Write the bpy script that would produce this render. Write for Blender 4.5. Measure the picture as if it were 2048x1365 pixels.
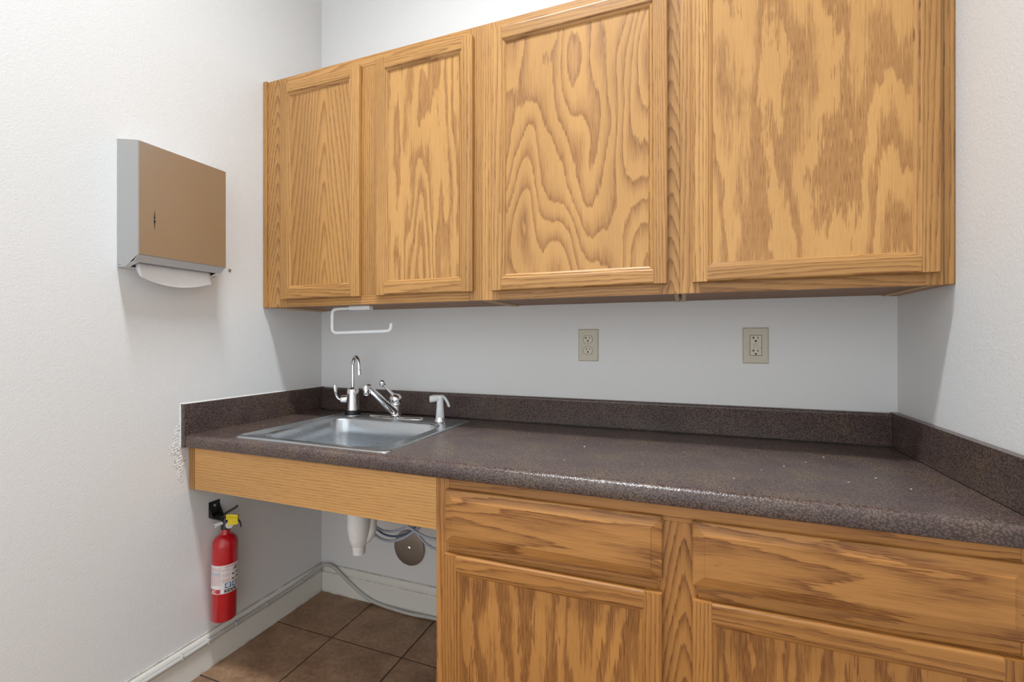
import bpy, bmesh, math, random
from mathutils import Vector, Matrix
from math import sin, cos, pi, radians, sqrt

for o in list(bpy.data.objects):
    bpy.data.objects.remove(o, do_unlink=True)
scene = bpy.context.scene
COL = scene.collection
random.seed(7)

# ------------------------------------------------------------------ camera
cam_data = bpy.data.cameras.new('camera')
cam_data.sensor_width = 36.0
cam_data.lens = 911.66 / 2048 * 36.0
cam_data.shift_y = -1.64 / 2048
cam_data.clip_start = 0.02
cam = bpy.data.objects.new('camera', cam_data)
cam.location = (1.6023, -1.6952, 1.1748)
cam.rotation_euler = (radians(90), 0, radians(20.723))
COL.objects.link(cam)
scene.camera = cam

# ------------------------------------------------------------------ world, exposure
world = bpy.data.worlds.new('world')
scene.world = world
world.use_nodes = True
wbg = world.node_tree.nodes['Background']
wbg.inputs['Color'].default_value = (0.93, 0.975, 1.0, 1)
wbg.inputs['Strength'].default_value = 1.62
scene.view_settings.view_transform = 'Standard'
scene.view_settings.look = 'None'
scene.view_settings.gamma = 1.0
scene.view_settings.use_curve_mapping = False
scene.view_settings.exposure = 0.0

LIGHT_POWER = 33.5
CEIL = 3.90
LY = -1.11
# ceiling strip lamp: the light of the fixture built further down
ld = bpy.data.lights.new('strip_lamp', 'AREA')
ld.shape = 'RECTANGLE'
ld.size = 0.86
ld.size_y = 0.16
ld.energy = LIGHT_POWER
ld.color = (0.905, 0.96, 1.0)
ld.spread = radians(102)
lamp = bpy.data.objects.new('strip_lamp', ld)
lamp.location = (1.1, LY, CEIL - 0.095)
COL.objects.link(lamp)

# ------------------------------------------------------------------ material helpers
class NT:
    def __init__(s, name):
        s.m = bpy.data.materials.new(name)
        s.m.use_nodes = True
        s.t = s.m.node_tree
        s.b = s.t.nodes['Principled BSDF']
    def n(s, typ, **kw):
        nd = s.t.nodes.new(typ)
        for k, v in kw.items():
            setattr(nd, k, v)
        return nd
    def link(s, a, b):
        s.t.links.new(a, b)
    def put(s, sock, v):
        if isinstance(v, (int, float)):
            sock.default_value = v
        elif isinstance(v, (tuple, list)):
            sock.default_value = v if len(v) == len(sock.default_value) else tuple(v) + (1,)
        else:
            s.link(v, sock)
    def math(s, op, a, b=None, c=None, clamp=False):
        nd = s.n('ShaderNodeMath', operation=op, use_clamp=clamp)
        s.put(nd.inputs[0], a)
        if b is not None: s.put(nd.inputs[1], b)
        if c is not None: s.put(nd.inputs[2], c)
        return nd.outputs[0]
    def vec(s, x, y, z):
        nd = s.n('ShaderNodeCombineXYZ')
        for i, v in enumerate((x, y, z)): s.put(nd.inputs[i], v)
        return nd.outputs[0]
    def noise(s, v, scale=1.0, detail=2.0, rough=0.5, dist=0.0):
        nd = s.n('ShaderNodeTexNoise')
        s.put(nd.inputs['Vector'], v)
        nd.inputs['Scale'].default_value = scale
        nd.inputs['Detail'].default_value = detail
        nd.inputs['Roughness'].default_value = rough
        nd.inputs['Distortion'].default_value = dist
        return nd.outputs[0]
    def ramp(s, f, pts, interp='LINEAR'):
        nd = s.n('ShaderNodeValToRGB')
        nd.color_ramp.interpolation = interp
        els = nd.color_ramp.elements
        while len(els) < len(pts): els.new(0.5)
        for e, (p, c) in zip(els, pts):
            e.position = p
            e.color = (c, c, c, 1) if isinstance(c, (int, float)) else tuple(c) + (1,)
        s.put(nd.inputs[0], f)
        return nd.outputs[0]
    def mix(s, f, a, b, mode='MIX'):
        nd = s.n('ShaderNodeMix', data_type='RGBA', blend_type=mode)
        s.put(nd.inputs['Factor'], f)
        s.put(nd.inputs['A'], a)
        s.put(nd.inputs['B'], b)
        return nd.outputs['Result']
    def bump(s, h, strength, dist):
        nd = s.n('ShaderNodeBump')
        nd.inputs['Strength'].default_value = strength
        nd.inputs['Distance'].default_value = dist
        s.link(h, nd.inputs['Height'])
        s.link(nd.outputs[0], s.b.inputs['Normal'])
    def set(s, **kw):
        for k, v in kw.items():
            s.put(s.b.inputs[k.replace('_', ' ')], v)
    def obj(s):
        return s.n('ShaderNodeTexCoord').outputs['Object']
    def geo(s):
        return s.n('ShaderNodeNewGeometry').outputs['Position']

def plain(name, col, rough=0.5, metal=0.0, spec=0.5, coat=0.0):
    t = NT(name)
    # a faint unevenness, so that the surface is not dead flat in tone
    n = t.noise(t.obj(), 60, 3)
    c = t.mix(n, tuple(x * 0.94 for x in col), tuple(min(1, x * 1.05) for x in col))
    t.set(Base_Color=c, Roughness=rough, Metallic=metal, Coat_Weight=coat)
    t.b.inputs['Specular IOR Level'].default_value = spec
    return t.m

OAK_LIGHT = (0.600, 0.330, 0.112)
OAK_DARK = (0.240, 0.090, 0.021)

def oak(name, horizontal=False, K=12.0, sa=7.0, sl=1.4, lin=0.0, cath=0.0, slope=0.0,
        jag=0.5, wigg=0.55, coff=0.03, strength=0.85, tone=0.22, ramp=None, light=OAK_LIGHT, dark=OAK_DARK):
    t = NT(name)
    sep = t.n('ShaderNodeSeparateXYZ')
    t.link(t.obj(), sep.inputs[0])
    x, y, z = sep.outputs
    seed = t.n('ShaderNodeObjectInfo').outputs['Object Index']
    if horizontal:
        a0 = t.math('MULTIPLY_ADD', y, 0.8, z); l = x
    else:
        a0 = t.math('MULTIPLY_ADD', y, 0.8, x); l = z
    sd = t.math('MULTIPLY', seed, 3.713)
    a = t.math('ADD', a0, sd)
    low = t.noise(t.vec(t.math('MULTIPLY', a, sa), t.math('MULTIPLY', l, sl), sd), 1, 1.5, 0.45)
    wig = t.noise(t.vec(t.math('MULTIPLY', a, 45.0), t.math('MULTIPLY', l, 8.0), sd), 1, 3.0, 0.6)
    streak = t.noise(t.vec(t.math('MULTIPLY', a, 330.0), t.math('MULTIPLY', l, 9.0), sd), 1, 2.0, 0.6)
    ph = t.math('MULTIPLY', low, K)
    ph = t.math('MULTIPLY_ADD', wig, wigg, ph)
    ph = t.math('MULTIPLY_ADD', streak, jag, ph)
    if lin:
        ph = t.math('MULTIPLY_ADD', a, lin, ph)
    if cath:
        ac = t.math('ADD', a0, t.math('MULTIPLY', t.math('SINE', t.math('MULTIPLY', seed, 2.1)), coff))
        r = t.math('SQRT', t.math('ADD', t.math('MULTIPLY', ac, ac), 0.00012))
        ph = t.math('MULTIPLY_ADD', r, cath, ph)
        ph = t.math('MULTIPLY_ADD', l, slope, ph)
    g = t.math('FRACT', ph)
    band = t.ramp(g, ramp or [(0.0, 0.0), (0.40, 0.10), (0.72, 0.55), (0.90, 1.0), (0.97, 0.9), (1.0, 0.0)])
    pores = t.noise(t.vec(t.math('MULTIPLY', a, 900.0), t.math('MULTIPLY', l, 26.0), sd), 1, 1.0, 0.5)
    pores = t.ramp(pores, [(0.50, 0.0), (0.68, 1.0)])
    fine = t.ramp(streak, [(0.35, 0.0), (0.75, 1.0)])
    f = t.math('MULTIPLY', band, strength)
    f = t.math('MULTIPLY_ADD', fine, 0.16, f)
    pw = t.math('MULTIPLY', pores, t.math('MULTIPLY_ADD', band, 0.30, 0.10))
    f = t.math('ADD', f, pw, clamp=True)
    c = t.mix(f, light, dark)
    broad = t.noise(t.vec(t.math('MULTIPLY', a, 5.0), t.math('MULTIPLY', l, 0.9), sd), 1, 2.0)
    bt = t.ramp(broad, [(0.25, (1 - tone, 1 - tone * 1.15, 1 - tone * 1.4)), (0.75, (1.06, 1.05, 1.03))])
    c = t.mix(1.0, c, bt, 'MULTIPLY')
    # every board was cut from another log: a slightly different tone for each
    rv = t.math('FRACT', t.math('MULTIPLY', t.math('SINE', t.math('MULTIPLY', seed, 12.9898)), 437.585))
    c = t.mix(1.0, c, t.mix(rv, (0.86, 0.82, 0.76), (1.06, 1.06, 1.06)), 'MULTIPLY')
    t.set(Base_Color=c, Roughness=t.math('MULTIPLY_ADD', f, 0.12, 0.36))
    t.b.inputs['Specular IOR Level'].default_value = 0.45
    t.bump(t.math('ADD', pw, t.math('MULTIPLY', f, 0.4)), 0.18, -0.0012)
    return t.m

MAT = {}
FLAME = [(0.0, 0.0), (0.38, 0.04), (0.50, 0.45), (0.60, 0.80), (0.92, 1.0), (0.97, 0.6), (1.0, 0.0)]
MAT['oak_rotary'] = oak('oak_rotary', K=11, sa=9.0, sl=0.95, jag=0.60, wigg=0.9, strength=0.50, ramp=FLAME)
MAT['oak_broad'] = oak('oak_broad', K=9, sa=6.0, sl=0.85, jag=0.65, wigg=1.0, strength=0.48, ramp=FLAME)
MAT['oak_swirl'] = oak('oak_swirl', K=15, sa=5.5, sl=1.5, jag=0.35, wigg=0.5, strength=0.55)
MAT['oak_cathedral'] = oak('oak_cathedral', K=5.0, sa=8.0, sl=0.7, cath=58, slope=6.0, jag=0.45, strength=0.50)
MAT['oak_stile'] = oak('oak_stile', K=8, sa=12, sl=0.45, lin=110, jag=0.8, strength=0.55, tone=0.30)
MAT['oak_arch'] = oak('oak_arch', K=2.0, sa=6, sl=2.0, cath=75, slope=15.0, coff=0.008, jag=0.45, strength=0.60, tone=0.25)
MAT['oak_rail'] = oak('oak_rail', True, K=8, sa=18, sl=1.1, lin=70, jag=0.7, strength=0.55, tone=0.30)
MAT['oak_drawer'] = oak('oak_drawer', True, K=9, sa=9, sl=1.2, lin=10, jag=0.6, wigg=0.8, strength=0.62)
MAT['oak_apron'] = oak('oak_apron', True, K=3, sa=8, sl=0.5, lin=110, jag=0.8, strength=0.34, tone=0.15, light=(0.68, 0.375, 0.130), dark=(0.30, 0.118, 0.030))
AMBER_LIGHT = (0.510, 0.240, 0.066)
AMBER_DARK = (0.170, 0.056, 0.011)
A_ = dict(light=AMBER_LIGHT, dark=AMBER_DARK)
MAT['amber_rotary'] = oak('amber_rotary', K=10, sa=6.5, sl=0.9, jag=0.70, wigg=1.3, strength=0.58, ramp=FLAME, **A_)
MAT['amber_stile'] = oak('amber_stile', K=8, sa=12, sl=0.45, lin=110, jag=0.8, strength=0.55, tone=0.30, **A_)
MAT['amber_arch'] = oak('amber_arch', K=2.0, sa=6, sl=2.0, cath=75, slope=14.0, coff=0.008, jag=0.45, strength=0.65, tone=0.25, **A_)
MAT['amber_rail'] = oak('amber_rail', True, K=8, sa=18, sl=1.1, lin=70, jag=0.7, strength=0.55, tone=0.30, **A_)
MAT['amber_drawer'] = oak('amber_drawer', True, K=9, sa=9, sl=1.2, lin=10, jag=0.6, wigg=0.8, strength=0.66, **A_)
MAT['oak_ply'] = oak('oak_ply', True, K=5, sa=8, sl=0.6, lin=60, jag=0.6, strength=0.4,
                     light=(0.30, 0.135, 0.040), dark=(0.15, 0.058, 0.016))
MAT['oak_ply'].node_tree.nodes['Principled BSDF'].inputs['Specular IOR Level'].default_value = 0.12
MAT['ply_edge'] = plain('ply_edge', (0.62, 0.45, 0.27), 0.7)

def wall_mat(name, col):
    t = NT(name)
    p = t.geo()
    big = t.noise(p, 2.2, 3)
    c = t.mix(big, tuple(x * 0.965 for x in col), col)
    scuff = t.noise(p, 9, 5, 0.65)
    sc = t.ramp(scuff, [(0.70, 0.0), (0.78, 1.0)])
    c = t.mix(t.math('MULTIPLY', sc, 0.10), c, (0.35, 0.34, 0.33))
    peel = t.noise(p, 190, 2, 0.55)
    peel2 = t.noise(p, 75, 2, 0.5)
    h = t.math('MULTIPLY_ADD', peel2, 0.5, peel)
    t.set(Base_Color=c, Roughness=0.55)
    t.b.inputs['Specular IOR Level'].default_value = 0.35
    t.bump(h, 0.30, 0.0022)
    return t.m
MAT['wall'] = wall_mat('wall_paint', (0.745, 0.742, 0.735))
MAT['ceiling'] = wall_mat('ceiling_paint', (0.82, 0.82, 0.81))

def laminate():
    t = NT('hammered_laminate')
    p = t.geo()
    wob = t.n('ShaderNodeTexNoise'); t.link(p, wob.inputs['Vector']); wob.inputs['Scale'].default_value = 90
    vn = t.n('ShaderNodeTexVoronoi', feature='F1')
    add = t.n('ShaderNodeVectorMath', operation='MULTIPLY_ADD')
    t.link(wob.outputs[1], add.inputs[0]); add.inputs[1].default_value = (0.004, 0.004, 0.004); t.link(p, add.inputs[2])
    t.link(add.outputs[0], vn.inputs['Vector'])
    vn.inputs['Scale'].default_value = 225
    cell = vn.outputs['Distance']
    blot = t.noise(p, 8, 4, 0.6)
    bl = t.ramp(blot, [(0.35, (0.115, 0.078, 0.074)), (0.52, (0.150, 0.103, 0.088)), (0.68, (0.180, 0.125, 0.088))])
    edge = t.ramp(cell, [(0.15, 0.0), (0.70, 1.0)])
    c = t.mix(t.math('MULTIPLY', edge, 0.75), bl, (0.026, 0.016, 0.014))
    t.set(Base_Color=c, Roughness=0.26)
    t.b.inputs['Specular IOR Level'].default_value = 0.5
    t.bump(t.math('MULTIPLY', cell, -1.0), 0.28, 0.002)
    return t.m
MAT['laminate'] = laminate()
MAT['laminate_edge'] = plain('laminate_edge', (0.16, 0.13, 0.115), 0.5)

def steel(name, col, rough, brush=(30, 900, 30), bump=0.06):
    t = NT(name)
    mp = t.n('ShaderNodeMapping')
    t.link(t.obj(), mp.inputs[0])
    mp.inputs['Scale'].default_value = brush
    n = t.noise(mp.outputs[0], 1, 3, 0.6)
    big = t.noise(t.obj(), 7, 3)
    r = t.math('MULTIPLY_ADD', n, 0.10, rough - 0.05)
    r = t.math('MULTIPLY_ADD', big, 0.08, r)
    t.set(Base_Color=t.mix(n, tuple(x * 0.92 for x in col), col), Metallic=1.0, Roughness=r)
    t.bump(n, bump, 0.0004)
    return t.m
MAT['sink_steel'] = steel('sink_steel', (0.58, 0.61, 0.64), 0.24, (12, 500, 500))
MAT['dispenser_steel'] = steel('dispenser_steel', (0.56, 0.56, 0.56), 0.30, (500, 8, 500))
MAT['lip_steel'] = steel('lip_steel', (0.84, 0.84, 0.84), 0.50, (500, 8, 500))
MAT['dark_steel'] = steel('dark_steel', (0.42, 0.40, 0.38), 0.30, (300, 300, 300), 0.04)
MAT['chrome'] = plain('chrome', (0.80, 0.80, 0.81), 0.07, 1.0)
MAT['white_plastic'] = plain('white_plastic', (0.80, 0.81, 0.82), 0.35)
MAT['pvc'] = plain('pvc', (0.82, 0.82, 0.81), 0.35)
MAT['almond'] = plain('almond_plastic', (0.56, 0.505, 0.40), 0.40)
MAT['almond_light'] = plain('almond_light', (0.62, 0.565, 0.46), 0.40)
MAT['black'] = plain('black_plastic', (0.012, 0.012, 0.013), 0.35)
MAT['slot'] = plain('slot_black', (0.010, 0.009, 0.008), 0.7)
MAT['red'] = plain('red_enamel', (0.50, 0.006, 0.012), 0.25, coat=0.4)
MAT['yellow'] = plain('yellow_plastic', (0.86, 0.66, 0.02), 0.4)
MAT['label'] = plain('label_paper', (0.78, 0.74, 0.73), 0.45)
MAT['ink_red'] = plain('ink_red', (0.52, 0.03, 0.04), 0.5)
MAT['ink_pink'] = plain('ink_pink', (0.62, 0.33, 0.34), 0.5)
MAT['ink_blue'] = plain('ink_blue', (0.03, 0.16, 0.36), 0.5)
MAT['ink_black'] = plain('ink_black', (0.012, 0.012, 0.014), 0.5)
MAT['ink_grey'] = plain('ink_grey', (0.36, 0.42, 0.50), 0.5)
MAT['paper'] = plain('paper_towel', (0.86, 0.86, 0.87), 0.9)
MAT['hose'] = plain('hose_grey', (0.42, 0.46, 0.53), 0.35)
MAT['hose_blue'] = plain('hose_blue', (0.10, 0.15, 0.26), 0.35)
MAT['cable'] = plain('cable_grey', (0.50, 0.48, 0.45), 0.5)
MAT['caulk'] = plain('caulk', (0.74, 0.73, 0.70), 0.6)
MAT['grout'] = plain('grout', (0.075, 0.055, 0.044), 0.9)
MAT['crumb'] = plain('crumb', (0.80, 0.76, 0.70), 0.8)
MAT['gauge'] = plain('gauge_face', (0.75, 0.74, 0.72), 0.3)

def baseboard_mat():
    t = NT('baseboard_paint')
    p = t.geo()
    sep = t.n('ShaderNodeSeparateXYZ')
    t.link(p, sep.inputs[0])
    n = t.noise(p, 26, 5, 0.65)
    # old grime that has settled on the ledge of the moulding
    ledge = t.ramp(sep.outputs[2], [(0.088, 0.0), (0.0935, 0.8), (0.097, 0.0), (0.1225, 0.0), (0.126, 1.0)])
    dirt = t.math('MULTIPLY', ledge, t.ramp(n, [(0.32, 0.0), (0.55, 1.0)]))
    foot = t.math('MULTIPLY', t.ramp(sep.outputs[2], [(0.0, 1.0), (0.010, 0.0)]), t.ramp(n, [(0.45, 0.0), (0.60, 1.0)]))
    d = t.math('MAXIMUM', dirt, foot)
    c = t.mix(t.math('MULTIPLY', d, 0.55), (0.74, 0.725, 0.66), (0.16, 0.12, 0.09))
    t.set(Base_Color=c, Roughness=0.42)
    return t.m
MAT['baseboard'] = baseboard_mat()

def tile_mat():
    t = NT('brown_ceramic')
    p = t.geo()
    n = t.noise(p, 8, 5, 0.62)
    n2 = t.noise(p, 60, 4, 0.6)
    f = t.math('MULTIPLY_ADD', n2, 0.5, t.math('MULTIPLY', n, 0.7))
    c = t.ramp(f, [(0.40, (0.155, 0.082, 0.044)), (0.58, (0.255, 0.142, 0.079)), (0.78, (0.370, 0.226, 0.132))])
    t.set(Base_Color=c, Roughness=0.42)
    t.bump(n2, 0.12, 0.001)
    return t.m
MAT['tile'] = tile_mat()

def patch_mat():
    t = NT('torn_plaster')
    p = t.geo()
    n = t.noise(p, 150, 4, 0.65)
    n2 = t.noise(p, 45, 3, 0.6)
    c = t.mix(t.ramp(n, [(0.52, 0.0), (0.64, 1.0)]), (0.78, 0.78, 0.77), (0.33, 0.30, 0.25))
    c = t.mix(t.ramp(n2, [(0.60, 0.0), (0.72, 0.7)]), c, (0.50, 0.40, 0.28))
    t.set(Base_Color=c, Roughness=0.9)
    t.bump(n, 0.6, 0.004)
    return t.m
MAT['patch'] = patch_mat()

def lamp_mat():
    t = NT('lamp_diffuser')
    t.set(Base_Color=(0.9, 0.9, 0.9), Roughness=0.5)
    t.b.inputs['Emission Color'].default_value = (1.0, 0.97, 0.93, 1)
    t.b.inputs['Emission Strength'].default_value = 4.0
    return t.m
MAT['diffuser'] = lamp_mat()

# ------------------------------------------------------------------ mesh helpers
class MB:
    def __init__(s):
        s.v = []; s.f = []; s.sm = []
    def add(s, vs, fs, smooth=False):
        b = len(s.v)
        s.v += [tuple(v) for v in vs]
        s.f += [tuple(i + b for i in f) for f in fs]
        s.sm += [smooth] * len(fs)
        return s
    def box(s, x0, x1, y0, y1, z0, z1):
        vs = [(x, y, z) for z in (z0, z1) for y in (y0, y1) for x in (x0, x1)]
        return s.add(vs, [(0, 2, 3, 1), (4, 5, 7, 6), (0, 1, 5, 4), (2, 6, 7, 3), (0, 4, 6, 2), (1, 3, 7, 5)])
    def loft(s, rings, closed=True, caps=True, smooth=False):
        n = len(rings[0]); vs = [p for r in rings for p in r]; fs = []
        for i in range(len(rings) - 1):
            for j in range(n if closed else n - 1):
                k = (j + 1) % n
                fs.append((i * n + j, i * n + k, (i + 1) * n + k, (i + 1) * n + j))
        s.add(vs, fs, smooth)
        if caps:
            s.add(rings[0], [tuple(range(n))[::-1]])
            s.add(rings[-1], [tuple(range(n))])
        return s
    def prism(s, prof, axis, a0, a1, smooth=False):
        # prof: 2D points in the two other axes, in x,y,z order
        def put(p, a):
            q = list(p); q.insert(axis, a); return tuple(q)
        return s.loft([[put(p, a0) for p in prof], [put(p, a1) for p in prof]], smooth=smooth)
    def lathe(s, prof, c=(0, 0, 0), d=(0, 0, 1), seg=24, a0=0, a1=2 * pi, caps=True):
        d = Vector(d).normalized()
        u = d.orthogonal().normalized() if abs(d.z) < 0.999 else Vector((1, 0, 0))
        w = d.cross(u)
        full = abs(a1 - a0 - 2 * pi) < 1e-6
        n = seg if full else seg + 1
        rings = []
        for r, h in prof:
            rings.append([tuple(Vector(c) + d * h + (u * cos(a0 + (a1 - a0) * k / seg) + w * sin(a0 + (a1 - a0) * k / seg)) * max(r, 1e-5)) for k in range(n)])
        return s.loft(rings, closed=full, caps=caps and full, smooth=True)
    def tube(s, pts, rad, seg=12, caps=True, sx=1.0):
        pts = [Vector(p) for p in pts]
        rads = rad if isinstance(rad, (list, tuple)) else [rad] * len(pts)
        tg = []
        for i in range(len(pts)):
            a = pts[max(i - 1, 0)]; b = pts[min(i + 1, len(pts) - 1)]
            tg.append((b - a).normalized())
        nrm = tg[0].orthogonal().normalized()
        rings = []
        for i, p in enumerate(pts):
            nrm = (nrm - tg[i] * nrm.dot(tg[i])).normalized()
            bi = tg[i].cross(nrm)
            rings.append([tuple(p + (nrm * cos(2 * pi * k / seg) * sx + bi * sin(2 * pi * k / seg)) * rads[i]) for k in range(seg)])
        return s.loft(rings, caps=caps, smooth=True)
    def sphere(s, c, r, seg=20, sc=(1, 1, 1)):
        rings = []
        for i in range(seg // 2 + 1):
            th = pi * i / (seg // 2)
            rr = max(sin(th), 1e-4) * r
            rings.append([(c[0] + rr * cos(2 * pi * k / seg) * sc[0], c[1] + rr * sin(2 * pi * k / seg) * sc[1], c[2] - r * cos(th) * sc[2]) for k in range(seg)])
        return s.loft(rings, smooth=True)

def bez(pts, n=8):
    """Catmull-Rom through the points"""
    P = [Vector(p) for p in pts]
    P = [P[0] * 2 - P[1]] + P + [P[-1] * 2 - P[-2]]
    out = []
    for i in range(1, len(P) - 2):
        for k in range(n):
            t = k / n
            a, b, c, d = P[i - 1], P[i], P[i + 1], P[i + 2]
            out.append(0.5 * ((2 * b) + (c - a) * t + (2 * a - 5 * b + 4 * c - d) * t * t + (3 * b - a - 3 * c + d) * t ** 3))
    out.append(P[-2])
    return out

WORLD = {}
SEED = [1]
def link(o, parent):
    COL.objects.link(o)
    if parent is not None: o.parent = parent

def obj(name, mb, mat, parent=None, bevel=0.0, seg=2, local=False, seed=None, label=None, kind=None, center=True):
    me = bpy.data.meshes.new(name)
    if center:
        lo = [min(v[i] for v in mb.v) for i in range(3)]; hi = [max(v[i] for v in mb.v) for i in range(3)]
        c = Vector([(lo[i] + hi[i]) / 2 for i in range(3)])
    else:
        c = Vector((0, 0, 0))
    me.from_pydata([tuple(Vector(v) - c) for v in mb.v], [], mb.f)
    bm = bmesh.new(); bm.from_mesh(me)
    bmesh.ops.remove_doubles(bm, verts=bm.verts, dist=1e-6)
    bmesh.ops.recalc_face_normals(bm, faces=bm.faces)
    bm.to_mesh(me); bm.free()
    if any(mb.sm):
        if all(mb.sm) or True:
            for p in me.polygons: p.use_smooth = True
            me.set_sharp_from_angle(angle=radians(38))
    me.materials.append(MAT[mat] if isinstance(mat, str) else mat)
    o = bpy.data.objects.new(name, me)
    link(o, parent)
    pw = Vector((0, 0, 0)) if (parent is None or local) else WORLD[parent.name]
    if local and parent is not None and parent.type == 'MESH':
        pw = WORLD.get('L' + parent.name, Vector((0, 0, 0)))
    o.location = c - pw
    WORLD[o.name] = c
    WORLD['L' + o.name] = c
    if bevel:
        md = o.modifiers.new('bevel', 'BEVEL'); md.width = bevel; md.segments = seg
        md.limit_method = 'ANGLE'; md.angle_limit = radians(50); md.harden_normals = False
    SEED[0] += 1
    o.pass_index = seed if seed is not None else SEED[0]
    if label: o['label'] = label
    if kind: o['kind'] = kind
    return o

def thing(name, loc, label, cat, rot=(0, 0, 0), group=None):
    o = bpy.data.objects.new(name, None)
    o.empty_display_size = 0.05
    COL.objects.link(o)
    o.location = loc; o.rotation_euler = rot
    o['label'] = label; o['category'] = cat
    if group: o['group'] = group
    WORLD[o.name] = Vector(loc)
    return o

def tag(o, label, cat, group=None):
    o['label'] = label; o['category'] = cat
    if group: o['group'] = group
    return o

def struct(o, label=None):
    o['kind'] = 'structure'
    if label: o['label'] = label
    return o

# ------------------------------------------------------------------ room shell
W = 2.2026          # wall to wall
YR = -2.75          # where the side walls end, behind the camera
wl = obj('wall_left', MB().box(-0.12, 0, YR, 0.12, 0, CEIL), 'wall')
struct(wl, 'painted off-white wall carrying the towel dispenser')
wb = struct(obj('wall_back', MB().box(0, W, 0, 0.12, 0, CEIL), 'wall'), 'painted off-white wall behind the counter')
wr = struct(obj('wall_right', MB().box(W, W + 0.12, YR, 0.12, 0, CEIL), 'wall'), 'painted off-white wall at the right end of the counter')
struct(obj('ceiling', MB().box(-0.12, W + 0.12, YR, 0.12, CEIL, CEIL + 0.1), 'ceiling'), 'white ceiling above the kitchenette')

fl = struct(obj('floor', MB().box(-0.12, W + 0.12, YR, 0.12, -0.06, -0.0035), 'grout'), 'brown ceramic tile floor with dark grout')
P = 0.3245; XO = 0.300; YO = -0.262; G = 0.0028
ix = -1
xs = [XO + P * i for i in range(-1, 7)]
ys = [YO - P * j for j in range(-1, 9)]
for i in range(len(xs) - 1):
    for j in range(len(ys) - 1):
        x0 = max(xs[i] + G, 0.001); x1 = min(xs[i + 1] - G, W - 0.001)
        y1 = min(ys[j] - G, -0.001); y0 = max(ys[j + 1] + G, YR)
        if x1 - x0 < 0.02 or y1 - y0 < 0.02: continue
        obj('tile', MB().box(x0, x1, y0, y1, -0.0035, 0.0), 'tile', fl, bevel=0.0015)

BB = [(0, 0), (0.014, 0), (0.014, 0.086), (0.0125, 0.091), (0.0095, 0.095), (0.0095, 0.108), (0.0075, 0.116), (0.004, 0.122), (0.004, 0.128), (0, 0.128)]
struct(obj('baseboard_left', MB().prism([(x, z) for x, z in BB], 1, YR, -0.0005), 'baseboard'), 'cream moulded baseboard along the left wall')
struct(obj('baseboard_back', MB().prism([(-x, z) for x, z in BB], 0, 0.0160, 0.972), 'baseboard'), 'cream moulded baseboard under the sink')

# torn plaster beside the end of the counter, a part of the left wall
def plaster_patch():
    mb = MB(); rnd = random.Random(4)
    ny, nz = 22, 96
    z0, z1 = 0.690, 0.892
    vs = []; fs = []; idx = {}
    for k in range(nz + 1):
        t = k / nz; z = z0 + (z1 - z0) * t
        cy = -0.650 - 0.006 * sin(t * 5) + (0.010 if t < 0.5 else -0.008)
        hw = 0.0205 * (sin(pi * min(max(t, 0.02), 0.98)) ** 0.55) * (1 + 0.18 * sin(t * 23) + 0.12 * sin(t * 41 + 1))
        for j in range(ny + 1):
            s = j / ny * 2 - 1
            e = (1 - abs(s) ** 2.2) * sin(pi * t) ** 0.3
            h = 0.0002 + max(0, e) * (0.0006 + 0.0008 * sin(k * 0.9 + j) * sin(j * 1.3 - k * 0.37) + rnd.random() * 0.0009)
            vs.append((h, cy + s * hw, z))
    for k in range(nz):
        for j in range(ny):
            a = k * (ny + 1) + j
            fs.append((a, a + 1, a + ny + 2, a + ny + 1))
    return mb.add(vs, fs)
obj('plaster_patch', plaster_patch(), 'patch', wl, label='rough torn plaster patch beside the counter end')

# ------------------------------------------------------------------ ceiling fixture (above the frame)
fx = thing('ceiling_light', (1.1, LY, CEIL), 'long white strip light on the ceiling above the counter', 'ceiling light')
obj('housing', MB().box(0.65, 1.55, LY - 0.10, LY + 0.10, CEIL - 0.05, CEIL - 0.001), 'white_plastic', fx, bevel=0.004)
obj('diffuser', MB().box(0.66, 1.54, LY - 0.085, LY + 0.085, CEIL - 0.085, CEIL - 0.05), 'diffuser', fx, bevel=0.012, seg=3)
lamp.parent = fx
lamp.location = Vector((1.1, LY, CEIL - 0.095)) - WORLD[fx.name]

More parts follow.
